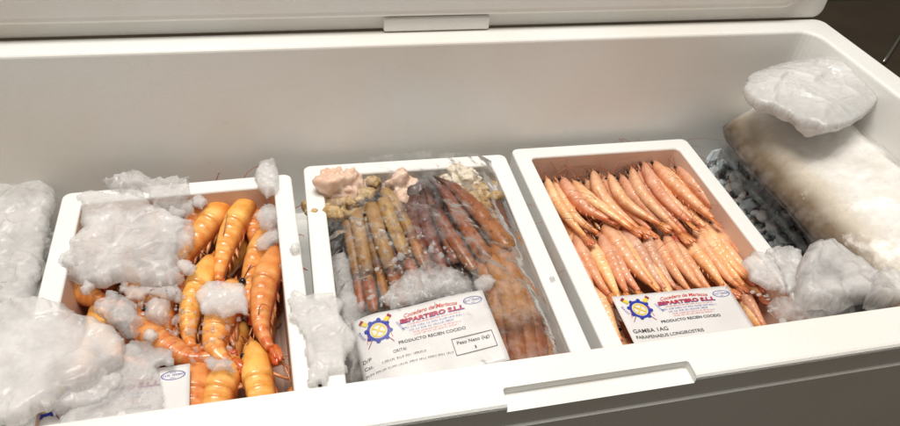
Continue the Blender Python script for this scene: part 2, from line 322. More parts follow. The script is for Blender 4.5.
def build_prawn(path, rad, vdir, mat, seed, label, group, name, full=True, ant=1.0, wob=.0012):
    rg = random.Random(seed)
    bend = rg.uniform(-.1, 1) * rad * .5; dd = (Vector(path[-1]) - Vector(path[0])).normalized(); pv = Vector((-dd.y, dd.x, 0)) * (1 if Vector((-dd.y, dd.x, 0)).dot(Vector(vdir)) < 0 else -1)
    path = [Vector(p) + pv * bend * math.sin(math.pi * i_ / (len(path) - 1)) for i_, p in enumerate(path)]
    path = [Vector(p) + Vector((rg.uniform(-wob, wob), rg.uniform(-wob, wob), rg.uniform(-wob, wob))) for p in path]
    path = [path[0] - (path[1] - path[0]).normalized() * rad * .6] + path; path[-1] = path[-1] + (path[-1] - path[-2]) * .22
    L = sum((b - a).length for a, b in zip(path, path[1:]))
    ts = [0, .015, .03, .05, .07, .09, .11, .13, .16, .2, .24, .28, .32, .355, .379]
    for a, b in zip(SEG, SEG[1:]): ts += [a, lerp(a, b, .3), lerp(a, b, .62), lerp(a, b, .9), b - .001]
    ts.append(.9)
    NP = 101; P = catmull(path, NP); org = P[50].copy(); org.z = min(p.z for p in P) - rad
    P = [p - org for p in P]; fr = frames(P, vdir)
    def F(t):
        return fr[min(NP - 1, max(0, int(round(t * (NP - 1)))))]
    def pos(t):
        x = min(NP - 1.001, max(0, t * (NP - 1))); i = int(x); return P[i].lerp(P[i + 1], x - i)
    rings = []; along = []; ringv = []; belly = []; NS = 14
    for t in ts:
        _, tn, v, s = F(t); c = pos(t); r = interp(PROF, t) * rad; u = 0
        for a, b in zip(SEG, SEG[1:]):
            if a <= t < b: u = (t - a) / (b - a); r *= .993 + .016 * u
        if t < .38: u = max(0, (t - .30) / .08)
        if .26 < t < .38: r *= 1 + .05 * (t - .26) / .12
        up = -v * rad * .42 * max(0, 1 - t / .16)          # rostrum sits on the back line
        ring = []
        for j in range(NS):
            a = 2 * math.pi * j / NS; ca, sa = math.cos(a), math.sin(a)
            hh = 1.06 if sa < 0 else (.98 if t > .1 else .7)
            ww = .84 * (1 - .14 * sa * sa) if sa < .2 else .84 * (1 - .25 * sa)
            # side plates dip at each segment
            ring.append(c + up + s * ca * r * ww + v * sa * r * hh)
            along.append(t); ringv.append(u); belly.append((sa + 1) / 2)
        rings.append(ring)
    root = empty(name, org); tag(root, label, 'prawn', group)
    me = pyd(*loft(rings)); set_attr(me, 'along', along); set_attr(me, 'ring', ringv); set_attr(me, 'belly', belly)
    link('body', me, mat, root)
    # tail fan: telson and four blades
    c, tn, v, s = F(.87); c = pos(.865); V = []; Fc = []; al = []
    for ang, ln, wd, lift in ((0, .115, .22, -.06), (6, .15, .36, .0), (-6, .15, .36, .0), (13, .135, .34, .05), (-13, .135, .34, .05)):
        d = (tn * math.cos(R(ang)) + s * math.sin(R(ang))).normalized(); sd = v.cross(d).normalized(); b = len(V)
        for q, wq in ((0, .5), (.3, .95), (.65, .9), (.88, .55), (1, .12)):
            for sg in (-1, 0, 1):
                V.append(c + d * L * ln * q + sd * sg * wq * wd * rad + v * (lift + (-.05 if sg == 0 else .06)) * rad); al.append(.88 + .12 * q)
        for i in range(4):
            for j in range(2): Fc.append((b + i * 3 + j, b + i * 3 + j + 1, b + i * 3 + j + 4, b + i * 3 + j + 3))
    me = pyd(V, Fc); set_attr(me, 'along', al); set_attr(me, 'ring', [0] * len(V))
    o = link('tail_fan', me, mat, root); md = o.modifiers.new('s', 'SOLIDIFY'); md.thickness = rad * .06
    # eyes on short stalks
    for sg in (-1, 1):
        _, tn, v, s = F(.07); p = pos(.08) - v * rad * .22 + s * sg * rad * .56
        link('eye', sph(p, rad * .20), M['eye'], root)
    for sg in (-1, 1):   # flat antennal scales beside the eyes
        _, tn, v, s = F(.08); p = pos(.12) + s * sg * rad * .5 + v * rad * .25; d = (-tn + s * sg * .12).normalized(); wv = (s * .4 + v * .9).normalized(); ln = rad * 1.5
        Vs = []; al = []
        for q, wq in ((0, .12), (.35, .24), (.75, .2), (1, .03)):
            for e in (-1, 1): Vs.append(p + d * ln * q + wv * e * wq * rad); al.append(.1)
        me = pyd(Vs, [(0, 1, 3, 2), (2, 3, 5, 4), (4, 5, 7, 6)]); set_attr(me, 'along', al); set_attr(me, 'ring', [0] * 8)
        o = link('antennal_scale', me, mat, root); md = o.modifiers.new('s', 'SOLIDIFY'); md.thickness = rad * .06
    if not full: return root
    for kk in range(4):   # two long antennae and two short feelers sweep out past the head
        sg = -1 if kk % 2 else 1; long_ = kk < 2
        _, tn, v, s = F(.07); p = pos(.06) - v * rad * .1 + s * sg * rad * .25; ln = L * (rg.uniform(.3, .75) if long_ else rg.uniform(.12, .25)) * ant
        d = (-tn * rg.uniform(.3, 1) + s * sg * rg.uniform(.1, .9) - v * .2).normalized(); bend = tn * rg.uniform(0, 1.4) + s * sg * rg.uniform(-.6, .9)
        pts = [p + d * ln * q + bend * ln * .6 * q * q + Vector((0, 0, 1)) * ln * (.08 * math.sin(q * 3)) for q in (0, .15, .3, .45, .6, .8, 1)]
        for q_ in pts: q_.z = min(q_.z, -.006 - org.z)
        link('antenna' if long_ else 'feeler', pyd(*tube(pts, [rad * .038] * 3 + [rad * .034, rad * .03, rad * .022, rad * .013], 5)), M['antenna'], root)
    for i in range(8):   # walking legs, folded back under the head on both sides
        sg = -1 if i % 2 else 1; t = .14 + (i // 2) * .06; _, tn, v, s = F(t); p = pos(t) + v * rad * .5 + s * sg * rad * .5
        a = p + v * rad * rg.uniform(.5, 1.1) + s * sg * rad * rg.uniform(.1, .6) - tn * rad * rg.uniform(-.3, .8); b = a + tn * rad * rg.uniform(-.6, 1.6) + v * rad * rg.uniform(-.2, .6) + s * sg * rad * rg.uniform(0, .5)
        link('leg', pyd(*tube([p, p.lerp(a, .6), a, a.lerp(b, .6), b], [rad * .11, rad * .11, rad * .09, rad * .06, rad * .02], 5)), M['limb'], root)
    for i in range(10):   # swimmerets under the belly
        sg = -1 if i % 2 else 1; a0 = SEG[i // 2] + .03; _, tn, v, s = F(a0); rr_ = rad * interp(PROF, a0); p = pos(a0) + v * rr_ * .55 + s * sg * rr_ * .4; q = p + v * rr_ * .5 + tn * rr_ * rg.uniform(.5, 1.2) + s * sg * rr_ * rg.uniform(-.2, .2)
        link('swimmeret', pyd(*tube([p, p.lerp(q, .5), q], [rr_ * .15, rr_ * .17, rr_ * .03], 5)), M['limb'], root)
    return root

def zpath(pts, z0, z1):
    n = len(pts); return [at(x, y, lerp(z0, z1, i / (n - 1))) for i, (x, y) in enumerate(pts)]
# --- small prawns of the right-hand tray, head end first
ROW1 = [[(547, 181), (557, 200), (573, 222), (590, 240)], [(560, 180), (572, 197), (588, 210), (611, 222)], [(575, 183), (588, 194), (606, 208), (633, 229)],
        [(594, 173), (602, 190), (617, 208), (643, 231)], [(610, 177), (621, 193), (636, 208), (664, 226)], [(630, 170), (640, 190), (656, 209), (684, 236)],
        [(642, 165), (654, 186), (667, 204), (692, 226)], [(651, 163), (669, 180), (692, 202), (716, 222)], [(676, 167), (688, 181), (704, 198), (728, 221)],
        [(662, 189), (680, 203), (700, 220), (722, 240)]]
ROW2 = [[(576, 236), (588, 256), (602, 280), (612, 298)], [(600, 238), (607, 256), (619, 280), (628, 297)], [(601, 226), (613, 241), (632, 266), (654, 287)],
        [(622, 230), (637, 252), (652, 274), (668, 293)], [(645, 231), (654, 253), (670, 279), (681, 292)], [(666, 237), (681, 260), (699, 283), (708, 291)],
        [(681, 239), (699, 258), (718, 281), (726, 290)], [(694, 232), (711, 256), (733, 281), (745, 290)], [(706, 224), (720, 245), (738, 268), (750, 282)],
        [(722, 220), (735, 240), (753, 262), (772, 283)]]
ROW3 = [[(588, 287), (601, 305), (614, 330), (622, 345)], [(735, 283), (748, 300), (762, 322), (770, 335)], [(757, 287), (768, 300), (782, 316), (795, 328)], [(775, 285), (786, 297), (800, 310), (812, 322)], [(742, 294), (752, 310), (764, 328), (770, 336)]]
ROW0 = [[(553, 203), (562, 218), (574, 236), (586, 250)], [(566, 222), (577, 240), (590, 262), (600, 280)], [(586, 190), (600, 206), (618, 224), (636, 236)], [(640, 198), (655, 214), (672, 231), (690, 245)], [(700, 190), (712, 205), (726, 224), (738, 240)], [(718, 245), (735, 265), (752, 285), (765, 300)], [(560, 236), (572, 256), (586, 278), (596, 296)], [(650, 262), (662, 278), (676, 298), (686, 312)]]
LG = 'small orange prawn with its head under the back-row tails, above the GAMBA card'
GG = 'small prawns in the tray beside the fish'
sd = 100
def between(row):
    return [[((a[0] + b[0]) / 2, (a[1] + b[1]) / 2 + 4) for a, b in zip(p, q)] for p, q in zip(row, row[1:])]
ROW0 = ROW0 + between(ROW1[:9]) + between(ROW2)
for row, z0, z1, ra in ((ROW1, -.024, -.015, .0093), (ROW2, -.031, -.024, .0096), (ROW0, -.034, -.026, .0092), (ROW3, -.040, -.030, .0096)):
    for i, pts in enumerate(row):
        sd += 1; rg = random.Random(sd)
        ang = rg.uniform(-.9, .9); vd = Vector((math.sin(ang) * .8, math.sin(ang) * .6, -math.cos(ang)))
        pale = row is ROW2 and i in (3, 4)
        rr = ra * rg.uniform(.92, 1.08) * (1.25 if row is ROW2 and i == 9 else 1)
        if row is ROW1 and i == 9: dz = -.012
        else: dz = rg.uniform(-.002, .002)
        lab = LG if row is ROW2 else 'small prawn partly hidden under its neighbours in the GAMBA tray' if row is ROW0 else ('small orange prawn with its head to the back wall of the GAMBA tray' if row is ROW1 else 'small orange prawn tucked by the edge of the GAMBA card at the front wall')
        if row is ROW1 and i == 9: lab = 'small prawn wedged lower between two back-row prawns in the GAMBA tray'
        if pale: lab = 'paler cream cooked prawn in the rows beside the GAMBA card'
        if row is ROW2 and i == 9: lab = 'plump prawn with its black eye by the right wall of its tray, tail under ice'
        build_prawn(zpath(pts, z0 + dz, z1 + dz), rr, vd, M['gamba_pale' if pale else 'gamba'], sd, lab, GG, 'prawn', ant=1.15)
# lower layers, seen in the gaps
rg = random.Random(7)
for i in range(26):
    x = lerp(.03, .205, (i % 9) / 8); y = .345 - .105 * (i // 9) + rg.uniform(-.012, .012); a = R(-58 + rg.uniform(-16, 16))
    d = Vector((math.cos(a), math.sin(a), 0)); c = Vector((x, y - .02, -.047 + rg.uniform(-.004, .004))); pts = [c - d * .048, c - d * .016 + Vector((.003, .002, 0)), c + d * .016 + Vector((.003, .002, 0)), c + d * .048]
    pts = [Vector((min(.222, max(.022, p.x)), min(.366, max(.045, p.y)), p.z)) for p in pts]
    build_prawn(pts, .0098, (rg.uniform(-.8, .8), .2, -1), M['gamba'], 300 + i, 'cooked prawn of the lower layer showing in gaps beside the fish', 'lower prawns in the tray beside the fish', 'prawn', full=i % 2 == 0, ant=.6)

# --- large prawns of the left-hand tray
BIG = [([(233, 198), (222, 216), (205, 241), (189, 262), (178, 288)], .0165, 0), ([(254, 197), (246, 214), (236, 236), (226, 262), (219, 288)], .0155, .003),
       ([(210, 197), (203, 212), (192, 234), (180, 256)], .0150, -.004), ([(272, 226), (262, 244), (254, 266), (250, 290), (252, 318)], .0150, -.002),
       ([(279, 252), (272, 275), (266, 304), (265, 330), (276, 356)], .0165, .004), ([(213, 262), (203, 284), (194, 310), (190, 338), (196, 356)], .0170, -.001),
       ([(238, 288), (232, 310), (225, 334), (222, 352), (236, 368)], .0190, .004), ([(141, 318), (152, 332), (172, 346), (196, 358), (228, 356)], .0165, .003),
       ([(208, 360), (203, 384), (200, 420), (200, 465)], .0165, -.004), ([(238, 360), (230, 386), (222, 420), (220, 465)], .0165, -.002),
       ([(256, 346), (263, 374), (270, 412), (273, 460)], .0165, -.004), ([(133, 272), (137, 288), (143, 306), (150, 322)], .0150, -.004),
       ([(68, 282), (80, 292), (100, 300), (120, 304)], .0150, -.006), ([(168, 208), (160, 228), (150, 250), (140, 270)], .0150, -.008),
       ([(95, 215), (100, 240), (104, 262), (106, 284)], .0150, -.008), ([(120, 225), (124, 250), (126, 270), (128, 290)], .0150, -.010),
       ([(160, 290), (168, 310), (172, 330), (170, 350)], .0165, -.006), ([(100, 310), (110, 330), (125, 350), (140, 365)], .0150, -.012), ([(245, 330), (240, 345), (236, 365), (232, 385)], .0150, -.016), ([(262, 205), (258, 222), (262, 245), (270, 262)], .0145, -.012)]
BIGL = {0: 'large orange prawn with black eyes by the back wall, lying beside the largest ice heap', 1: 'large orange prawn with its head below the perched upright ice chunk', 4: 'long yellow-orange prawn lying along the right wall of its tray, red tail curled',
        3: 'large prawn with ice chunks on its head, next to the tray wall', 5: 'large prawn slanting under the left side of the flat pinkish ice chunk', 6: 'large prawn emerging below the flat pinkish ice chunk', 7: 'bright orange prawn lying crosswise above the half-buried card',
        8: 'large prawn at the front wall touching the edge of the half-buried card', 9: 'large prawn at the front wall between two others', 10: 'broad large prawn at the front wall in the tray corner', 11: 'orange prawn showing as a short strip between ice lumps', 12: 'orange prawn peeping out by the left tray wall between ice lumps', 2: 'large prawn by the back wall half covered with thin glassy ice'}
for i, (pts, ra, dz) in enumerate(BIG):
    rg = random.Random(500 + i); ang = rg.uniform(-.7, .7)
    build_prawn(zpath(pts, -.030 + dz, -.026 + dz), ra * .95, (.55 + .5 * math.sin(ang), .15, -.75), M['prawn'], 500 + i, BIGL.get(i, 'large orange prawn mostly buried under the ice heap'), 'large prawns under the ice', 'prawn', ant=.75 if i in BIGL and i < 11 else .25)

rg = random.Random(17)
for i in range(12):
    x = lerp(-.46, -.30, (i % 4) / 3) + rg.uniform(-.01, .01); y = .30 - .10 * (i // 4); a = R(-105 + rg.uniform(-25, 25)); d = Vector((math.cos(a), math.sin(a), 0)); c = Vector((x, y, -.057)); b = Vector((-d.y, d.x, 0)) * .006
    build_prawn([c - d * .055, c - d * .018 + b, c + d * .018 + b, c + d * .055], .014, (rg.uniform(-.8, .8), .2, -1), M['prawn'], 700 + i, 'prawn of the lower layer in gaps between the large prawns', 'lower prawns in the ice-heaped tray', 'prawn', ant=.5)

# ---------------------------------------------------------------- crab legs
def flat_tube(P, rads, vdir, sides=12, flat=.75, spine=0, seed=0):
    fr = frames(P, vdir); rings = []; rg = random.Random(seed)
    for (p, t, v, s), r in zip(fr, rads):
        rings.append([p + (s * math.cos(2 * math.pi * j / sides) + v * flat * math.sin(2 * math.pi * j / sides)) * r * (1 + rg.uniform(-.07, .07)) for j in range(sides)])
    return rings
def crab_leg(root, pts, ra, prof, mat, seed, split=None, label=None):
    """leg mesh under the cluster; beyond split the outer segment is a sub-part"""
    o0 = root.location; n = 40; P = [p - o0 for p in catmull(pts, n)]; ts = [i / (n - 1) for i in range(n)]
    def mk(i0, i1):
        rings = flat_tube(P[i0:i1], [ra * .86 * interp(prof, t) for t in ts[i0:i1]], (.2, .1, -1), seed=seed); me = pyd(*loft(rings))
        set_attr(me, 'along', [t for t in ts[i0:i1] for _ in range(12)]); set_attr(me, 'ring', [0] * (12 * (i1 - i0))); return me
    k = n if split is None else int(split * n)
    leg = link('leg', mk(0, k), mat, root)
    if label: leg['label'] = label
    if split is not None: link('leg_tip', mk(k - 1, n), mat, leg)
    return leg
def lump(c, sx, sy, sz, seed, amp=.25, sub=4, freq=60):
    bm = bmesh.new(); bmesh.ops.create_icosphere(bm, subdivisions=sub, radius=1)
    o = Vector((seed * 3.1, seed * 1.7, seed))
    for v in bm.verts:
        d = v.co.normalized(); q = Vector((d.x * sx, d.y * sy, d.z * sz))
        v.co = Vector(c) + q * (1 + amp * noise.fractal(q * freq + o, 1, 2, 4))
    return from_bm(bm)
PROF_TAN = [(0, .8), (.06, 1.05), (.3, .95), (.6, .9), (.66, 1.0), (.69, .72), (.72, .85), (.9, .75), (1, .55)]
PROF_CLAW = [(0, .06), (.08, .3), (.2, .65), (.45, .9), (.6, 1.0), (.66, .8), (.7, .95), (.95, 1.0), (1, .6)]
PROF_WIDE = [(0, .6), (.08, .95), (.3, 1.0), (.47, .92), (.5, 1.04), (.7, 1.0), (.88, .9), (1, .55)]
c1 = empty('crab_leg_cluster', at(345, 205, -.06)); tag(c1, 'crab leg cluster with pinkish shoulder meat and tan legs reaching towards the card', 'crab legs', 'crab leg clusters')
for i, (pts, mat, ra, dz) in enumerate([([(354, 208), (361, 240), (367, 272), (374, 312)], 'crab_tan', .0092, -.004), ([(371, 204), (380, 236), (390, 266), (404, 306)], 'crab_tan', .0098, 0),
        ([(383, 199), (394, 228), (406, 256), (420, 290)], 'crab_tan', .0096, .003), ([(384, 190), (401, 214), (413, 240), (426, 270)], 'crab_band', .0085, .005), ([(346, 216), (352, 246), (357, 274), (362, 310)], 'crab_tan', .0080, -.012), ([(363, 206), (371, 240), (379, 270), (389, 308)], 'crab_band', .0080, -.012), ([(378, 202), (388, 232), (398, 262), (412, 298)], 'crab_dark', .0080, -.010), ([(394, 196), (410, 222), (420, 248), (434, 280)], 'crab_dark', .0080, -.006)]):
    crab_leg(c1, zpath(pts, -.014 + dz, -.036 + dz), ra, PROF_TAN, M[mat], 20 + i, .68)
def sub(root, name, me, mat):
    me.transform(Matrix.Translation(-root.location)); return link(name, me, mat, root)
sub(c1, 'shoulder_meat', lump(at(340, 190, -.008), .025, .021, .029, 3, .60, 5, 46), M['meat'])
rg = random.Random(4)
def knobs(root, centers, z, n, mat):
    for (x, y) in centers:
        for _ in range(n):
            p = at(x + rg.uniform(-5, 5), y + rg.uniform(-4, 4), z + rg.uniform(-.006, .006)); r = rg.uniform(.004, .008)
            sub(root, 'shell_knob', lump(p, r * rg.uniform(.8, 1.4), r, r * .9, rg.randint(0, 99), .35, 3, 160), M[mat])
sub(c1, 'shoulder_shell', lump(at(338, 207, -.022), .036, .020, .018, 9, .35, 4, 70), M['knobs'])
knobs(c1, [(313, 214), (325, 209), (338, 204), (350, 202), (362, 198), (370, 190), (318, 224), (374, 184), (335, 214)], -.008, 3, 'knobs')
c2 = empty('crab_leg_cluster', at(418, 215, -.06)); tag(c2, 'dark purple-brown crab legs lying between the tan legs and the red claw tips', 'crab legs', 'crab leg clusters')
for i, (pts, ra, dz) in enumerate([([(418, 193), (412, 215), (420, 245), (432, 278)], .0095, .000), ([(428, 190), (425, 215), (434, 245), (445, 275)], .0098, .004), ([(436, 200), (438, 222), (446, 248), (455, 272)], .0095, -.002), ([(446, 215), (452, 240), (462, 262), (470, 285)], .009, -.006)]):
    crab_leg(c2, zpath(pts, -.016 + dz, -.034 + dz), ra, PROF_TAN, M['crab_dark'], 40 + i)
sub(c2, 'shoulder_meat', lump(at(400, 190, -.022), .022, .019, .022, 11, .60, 5, 52), M['meat'])
sub(c2, 'shoulder_shell', lump(at(417, 196, -.024), .016, .016, .018, 15, .2, 4, 60), M['crab_dark'])
c3 = empty('crab_leg_cluster', at(490, 250, -.06)); tag(c3, 'brown crab leg cluster with white meat, black pointed tips and broad orange segments', 'crab legs', 'crab leg clusters')
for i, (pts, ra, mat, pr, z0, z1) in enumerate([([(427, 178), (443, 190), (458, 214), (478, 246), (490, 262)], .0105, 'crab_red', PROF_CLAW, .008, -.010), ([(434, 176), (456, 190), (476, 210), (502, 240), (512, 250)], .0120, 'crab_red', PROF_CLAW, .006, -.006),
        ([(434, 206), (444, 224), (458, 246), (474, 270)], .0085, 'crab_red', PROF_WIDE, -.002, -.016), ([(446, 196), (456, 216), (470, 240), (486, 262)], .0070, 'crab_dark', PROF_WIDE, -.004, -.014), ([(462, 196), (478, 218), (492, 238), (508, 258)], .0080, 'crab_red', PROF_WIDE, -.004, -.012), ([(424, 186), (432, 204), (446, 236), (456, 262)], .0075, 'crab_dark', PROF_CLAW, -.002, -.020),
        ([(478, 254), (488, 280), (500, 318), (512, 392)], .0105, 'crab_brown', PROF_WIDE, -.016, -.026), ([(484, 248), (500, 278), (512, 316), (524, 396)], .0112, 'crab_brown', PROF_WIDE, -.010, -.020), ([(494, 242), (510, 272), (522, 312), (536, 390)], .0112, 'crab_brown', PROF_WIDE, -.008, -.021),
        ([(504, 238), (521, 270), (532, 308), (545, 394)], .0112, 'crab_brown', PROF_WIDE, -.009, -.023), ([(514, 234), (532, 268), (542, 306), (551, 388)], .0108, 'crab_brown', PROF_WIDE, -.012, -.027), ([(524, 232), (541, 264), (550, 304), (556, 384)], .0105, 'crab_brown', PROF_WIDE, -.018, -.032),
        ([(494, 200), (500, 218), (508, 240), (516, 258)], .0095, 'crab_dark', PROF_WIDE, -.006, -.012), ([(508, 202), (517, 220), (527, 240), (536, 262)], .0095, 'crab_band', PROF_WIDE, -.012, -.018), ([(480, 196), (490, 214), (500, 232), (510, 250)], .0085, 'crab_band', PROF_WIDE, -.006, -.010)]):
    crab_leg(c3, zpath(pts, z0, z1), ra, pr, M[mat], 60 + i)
sub(c3, 'shoulder_meat', lump(at(463, 182, -.012), .023, .017, .018, 21, .55, 5, 80), M['meat_white'])
sub(c3, 'shoulder_shell', lump(at(484, 196, -.022), .028, .018, .016, 24, .35, 4, 80), M['knobs'])
knobs(c3, [(470, 190), (482, 192), (492, 196), (478, 200)], -.008, 3, 'knobs')

# ---------------------------------------------------------------- ice
def shard(bm, c, r, rg, flat=1.0):
    m = Matrix.Translation(c) @ Matrix.Rotation(rg.uniform(0, 6.3), 4, Vector((rg.uniform(-1, 1), rg.uniform(-1, 1), rg.uniform(-1, 1))).normalized())
    g = bmesh.ops.create_icosphere(bm, subdivisions=1, radius=r)
    sx, sy, sz = rg.uniform(.7, 1.3), rg.uniform(.7, 1.3), rg.uniform(.55, 1) * flat
    for v in g['verts']:
        k = rg.uniform(.75, 1.15); v.co = m @ Vector((v.co.x * sx * k, v.co.y * sy * k, v.co.z * sz * k))
def in_poly(x, y, P):
    c = False; j = len(P) - 1
    for i in range(len(P)):
        if (P[i][1] > y) != (P[j][1] > y) and x < (P[j][0] - P[i][0]) * (y - P[i][1]) / (P[j][1] - P[i][1]) + P[i][0]: c = not c
        j = i
    return c
def edge_dist(x, y, P):
    d = 9e9
    for i in range(len(P)):
        ax, ay = P[i - 1]; bx, by = P[i]; ux, uy = bx - ax, by - ay
        t = max(0, min(1, ((x - ax) * ux + (y - ay) * uy) / (ux * ux + uy * uy))); d = min(d, math.hypot(x - ax - ux * t, y - ay - uy * t))
    return d
def ice_clump(name, label, poly, z0, h, cell, n, seed, mat='ice', group=None, rough=.0035, slope=None, res=.0016, under=.5, dome=None):
    """frozen lump of crushed ice: ragged footprint, rounded crystals standing proud of it, closed underneath"""
    W = [at(x, y, z0) for x, y in poly]; P = [(p.x, p.y) for p in W]; xs = [p[0] for p in P]; ys = [p[1] for p in P]
    cx, cy = sum(xs) / len(xs), sum(ys) / len(ys); org = Vector((cx, cy, z0 - h * under)); off = Vector((seed * 7.7, seed * 3.3, 0)); m = .006
    nx = int((max(xs) - min(xs) + 2 * m) / res) + 1; ny = int((max(ys) - min(ys) + 2 * m) / res) + 1; S = {}; jag = rough * 1.2
    for j in range(ny + 1):
        for i in range(nx + 1):
            x, y = min(xs) - m + i * res, min(ys) - m + j * res; d = edge_dist(x, y, P); d = d if in_poly(x, y, P) else -d
            q = Vector((x, y, 0)) + off; d += jag * (.9 * noise.fractal(q * 70, 1, 2, 2) + .5 * noise.cell(q * 160))
            if d > 0: S[i, j] = (x, y, d, q)
    idx = {}; V = []; TH = {}; e0 = dome or max(.004, h * .55)
    def facet(q, cell_):
        dist, pts = noise.voronoi(q / cell_); out = 0; ws = 0
        for k in (0, 1):
            p = pts[k]; t = noise.random_unit_vector if False else None
            a = math.sin(p.x * 127.1 + p.y * 311.7) * 43758.5453; a -= math.floor(a); b_ = math.sin(p.x * 269.5 + p.y * 183.3) * 24634.6345; b_ -= math.floor(b_); c_ = math.sin(p.x * 419.2 + p.y * 371.9) * 13531.777; c_ -= math.floor(c_)
            e = q / cell_ - p; pl = (a - .5) * .9 + (b_ - .5) * 1.5 * e.x + (c_ - .5) * 1.5 * e.y
            wgt = math.exp(-dist[k] * 30); out += pl * wgt; ws += wgt
        return out / ws
    for key, (x, y, d, q) in S.items():
        f = min(1, d / e0) ** .5; q0 = Vector((q.x, q.y, 0))
        lumpy = .38 * facet(q0, cell) + .12 * facet(q0 + Vector((3, 1, 0)), cell * .38) + .30 * noise.fractal(q * (.35 / cell), 1, 2, 2)
        tilt = slope[0] * (x - cx) + slope[1] * (y - cy) if slope else 0
        zz = z0 + h * f * max(.25, .8 + lumpy) + tilt; zb = z0 - h * under * f * (.8 + .5 * noise.noise(q * 60)) - .0003 + tilt
        jx, jy = noise.noise(q * 500) * res * .3, noise.noise(q * 500 + Vector((5, 5, 5))) * res * .3
        TH[len(V)] = TH[len(V) + 1] = min(1, d / max(.012, e0 * 1.5)); idx[key] = len(V); V += [Vector((x + jx, y + jy, zz)) - org, Vector((x + jx, y + jy, zb)) - org]
    F = []; E = {}
    for (i, j) in S:
        k4 = [(i, j), (i + 1, j), (i + 1, j + 1), (i, j + 1)]
        if all(k in S for k in k4):
            a = [idx[k] for k in k4]; F.append(tuple(a)); F.append(tuple(b + 1 for b in reversed(a)))
            for p, q in zip(a, a[1:] + a[:1]):
                if (q, p) in E: del E[q, p]
                else: E[p, q] = 1
    for p, q in E: F.append((q, p, p + 1, q + 1))
    me = pyd(V, F); set_attr(me, 'thick', [TH[i] for i in range(len(V))]); bm = bmesh.new(); bm.from_mesh(me); bmesh.ops.delete(bm, geom=[v for v in bm.verts if not v.link_faces], context='VERTS')
    o = link(name, from_bm(bm), M[mat], loc=org)
    return tag(o, label, 'ice', group)
ice_clump('ice_clump', 'large frosty ice lump heaped over the back corner of the large prawns', [(76, 200), (92, 192), (118, 196), (140, 190), (152, 206), (178, 218), (194, 226), (193, 246), (178, 262), (184, 280), (160, 288), (128, 280), (98, 286), (72, 282), (60, 268), (66, 246), (84, 232)], -.006, .013, .022, 120, 1, under=1)
ice_clump('ice_clump', 'translucent ice lump bridging the back wall of the large prawn tray', [(98, 184), (130, 176), (160, 180), (190, 178), (192, 194), (172, 206), (154, 210), (148, 194), (120, 192)], .002, .012, .011, 60, 2, 'ice_clear')
ice_clump('ice_clump', 'thin glassy ice crust beside the heads of the large prawns', [(158, 204), (176, 198), (202, 197), (196, 210), (182, 222), (160, 224)], -.010, .004, .007, 26, 3, 'ice_clear')
ice_clump('ice_slab', 'big smooth frosted ice slab in the front corner over the tray wall', [(-40, 312), (8, 302), (40, 300), (62, 304), (78, 316), (98, 322), (116, 330), (125, 342), (122, 360), (104, 374), (92, 384), (60, 402), (20, 420), (-40, 432)], .014, .012, .040, 150, 5, rough=.0022, under=1.2)
ice_clump('ice_clump', 'narrow ice splinter lying in front of the big frosted slab', [(40, 412), (62, 396), (88, 386), (104, 376), (130, 372), (124, 386), (104, 402), (78, 414)], .002, .012, .011, 40, 6)
ice_clump('ice_clump', 'melting glassy ice covering the card on the large prawns', [(94, 374), (120, 352), (132, 338), (150, 344), (168, 350), (178, 360), (170, 366), (160, 370), (166, 410), (140, 440), (40, 450)], .000, .006, .014, 60, 7, 'ice_clear')
ice_clump('ice_clump', 'rounded translucent ice lump by the tip of the big frosted slab', [(96, 302), (118, 296), (136, 302), (142, 320), (138, 336), (124, 338), (112, 326), (96, 316)], -.006, .010, .010, 40, 8, 'ice_clear')
ice_clump('ice_clump', 'small glassy ice pebble among the large prawns', [(144, 306), (156, 298), (170, 304), (172, 318), (158, 324), (146, 318)], -.008, .008, .009, 22, 9, 'ice_clear')
ice_clump('ice_clump', 'loose glassy ice crumbs between two frosted lumps over the large prawns', [(118, 288), (146, 284), (176, 286), (188, 292), (180, 302), (150, 298), (124, 300)], -.010, .004, .006, 34, 10, 'ice_clear')
ice_clump('ice_chunk', 'flat pinkish ice chunk resting on the middle of the large prawns', [(193, 296), (206, 284), (218, 282), (244, 284), (249, 304), (248, 316), (238, 314), (222, 319), (202, 313)], -.004, .006, .009, 60, 11, rough=.0015)
ice_clump('ice_chunk', 'ice chunk lying on a prawn by the right wall of the large prawn tray', [(254, 216), (264, 205), (276, 206), (284, 214), (282, 226), (270, 232), (260, 230)], -.008, .006, .008, 34, 12, 'ice_clear', rough=.0015)
ice_clump('ice_chunk', 'clear ice chunk leaning below another on the wall-side prawn', [(256, 240), (268, 230), (284, 226), (284, 240), (268, 250), (256, 252)], -.012, .004, .007, 30, 13, 'ice_clear', rough=.0015)
ice_clump('ice_chunk', 'upright ice chunk perched on the back wall of the large prawn tray', [(254, 178), (258, 164), (276, 162), (280, 178), (278, 192), (266, 198), (258, 190)], .004, .010, .008, 34, 14, 'ice', rough=.0015)
ice_clump('ice_chunk', 'glassy ice chunk melting on crossed prawn tails', [(200, 362), (214, 356), (232, 362), (228, 370), (212, 372)], -.010, .003, .005, 18, 15, 'ice_clear', rough=.0012)
ice_clump('ice_slab', 'flat ice slab lying across the walls between large prawns and crab legs', [(287, 300), (294, 290), (306, 296), (322, 294), (334, 292), (344, 304), (342, 316), (358, 340), (346, 356), (348, 372), (330, 374), (326, 384), (308, 386), (306, 356), (304, 338), (290, 318)], .004, .006, .011, 100, 16, rough=.0018)
ice_clump('ice_clump', 'frosty ice bank between the large prawn tray and the end of the box', [(-70, 190), (-20, 172), (18, 170), (48, 180), (58, 196), (50, 226), (42, 262), (34, 300), (20, 310), (-70, 330)], -.022, .014, .024, 110, 17, rough=.0022)
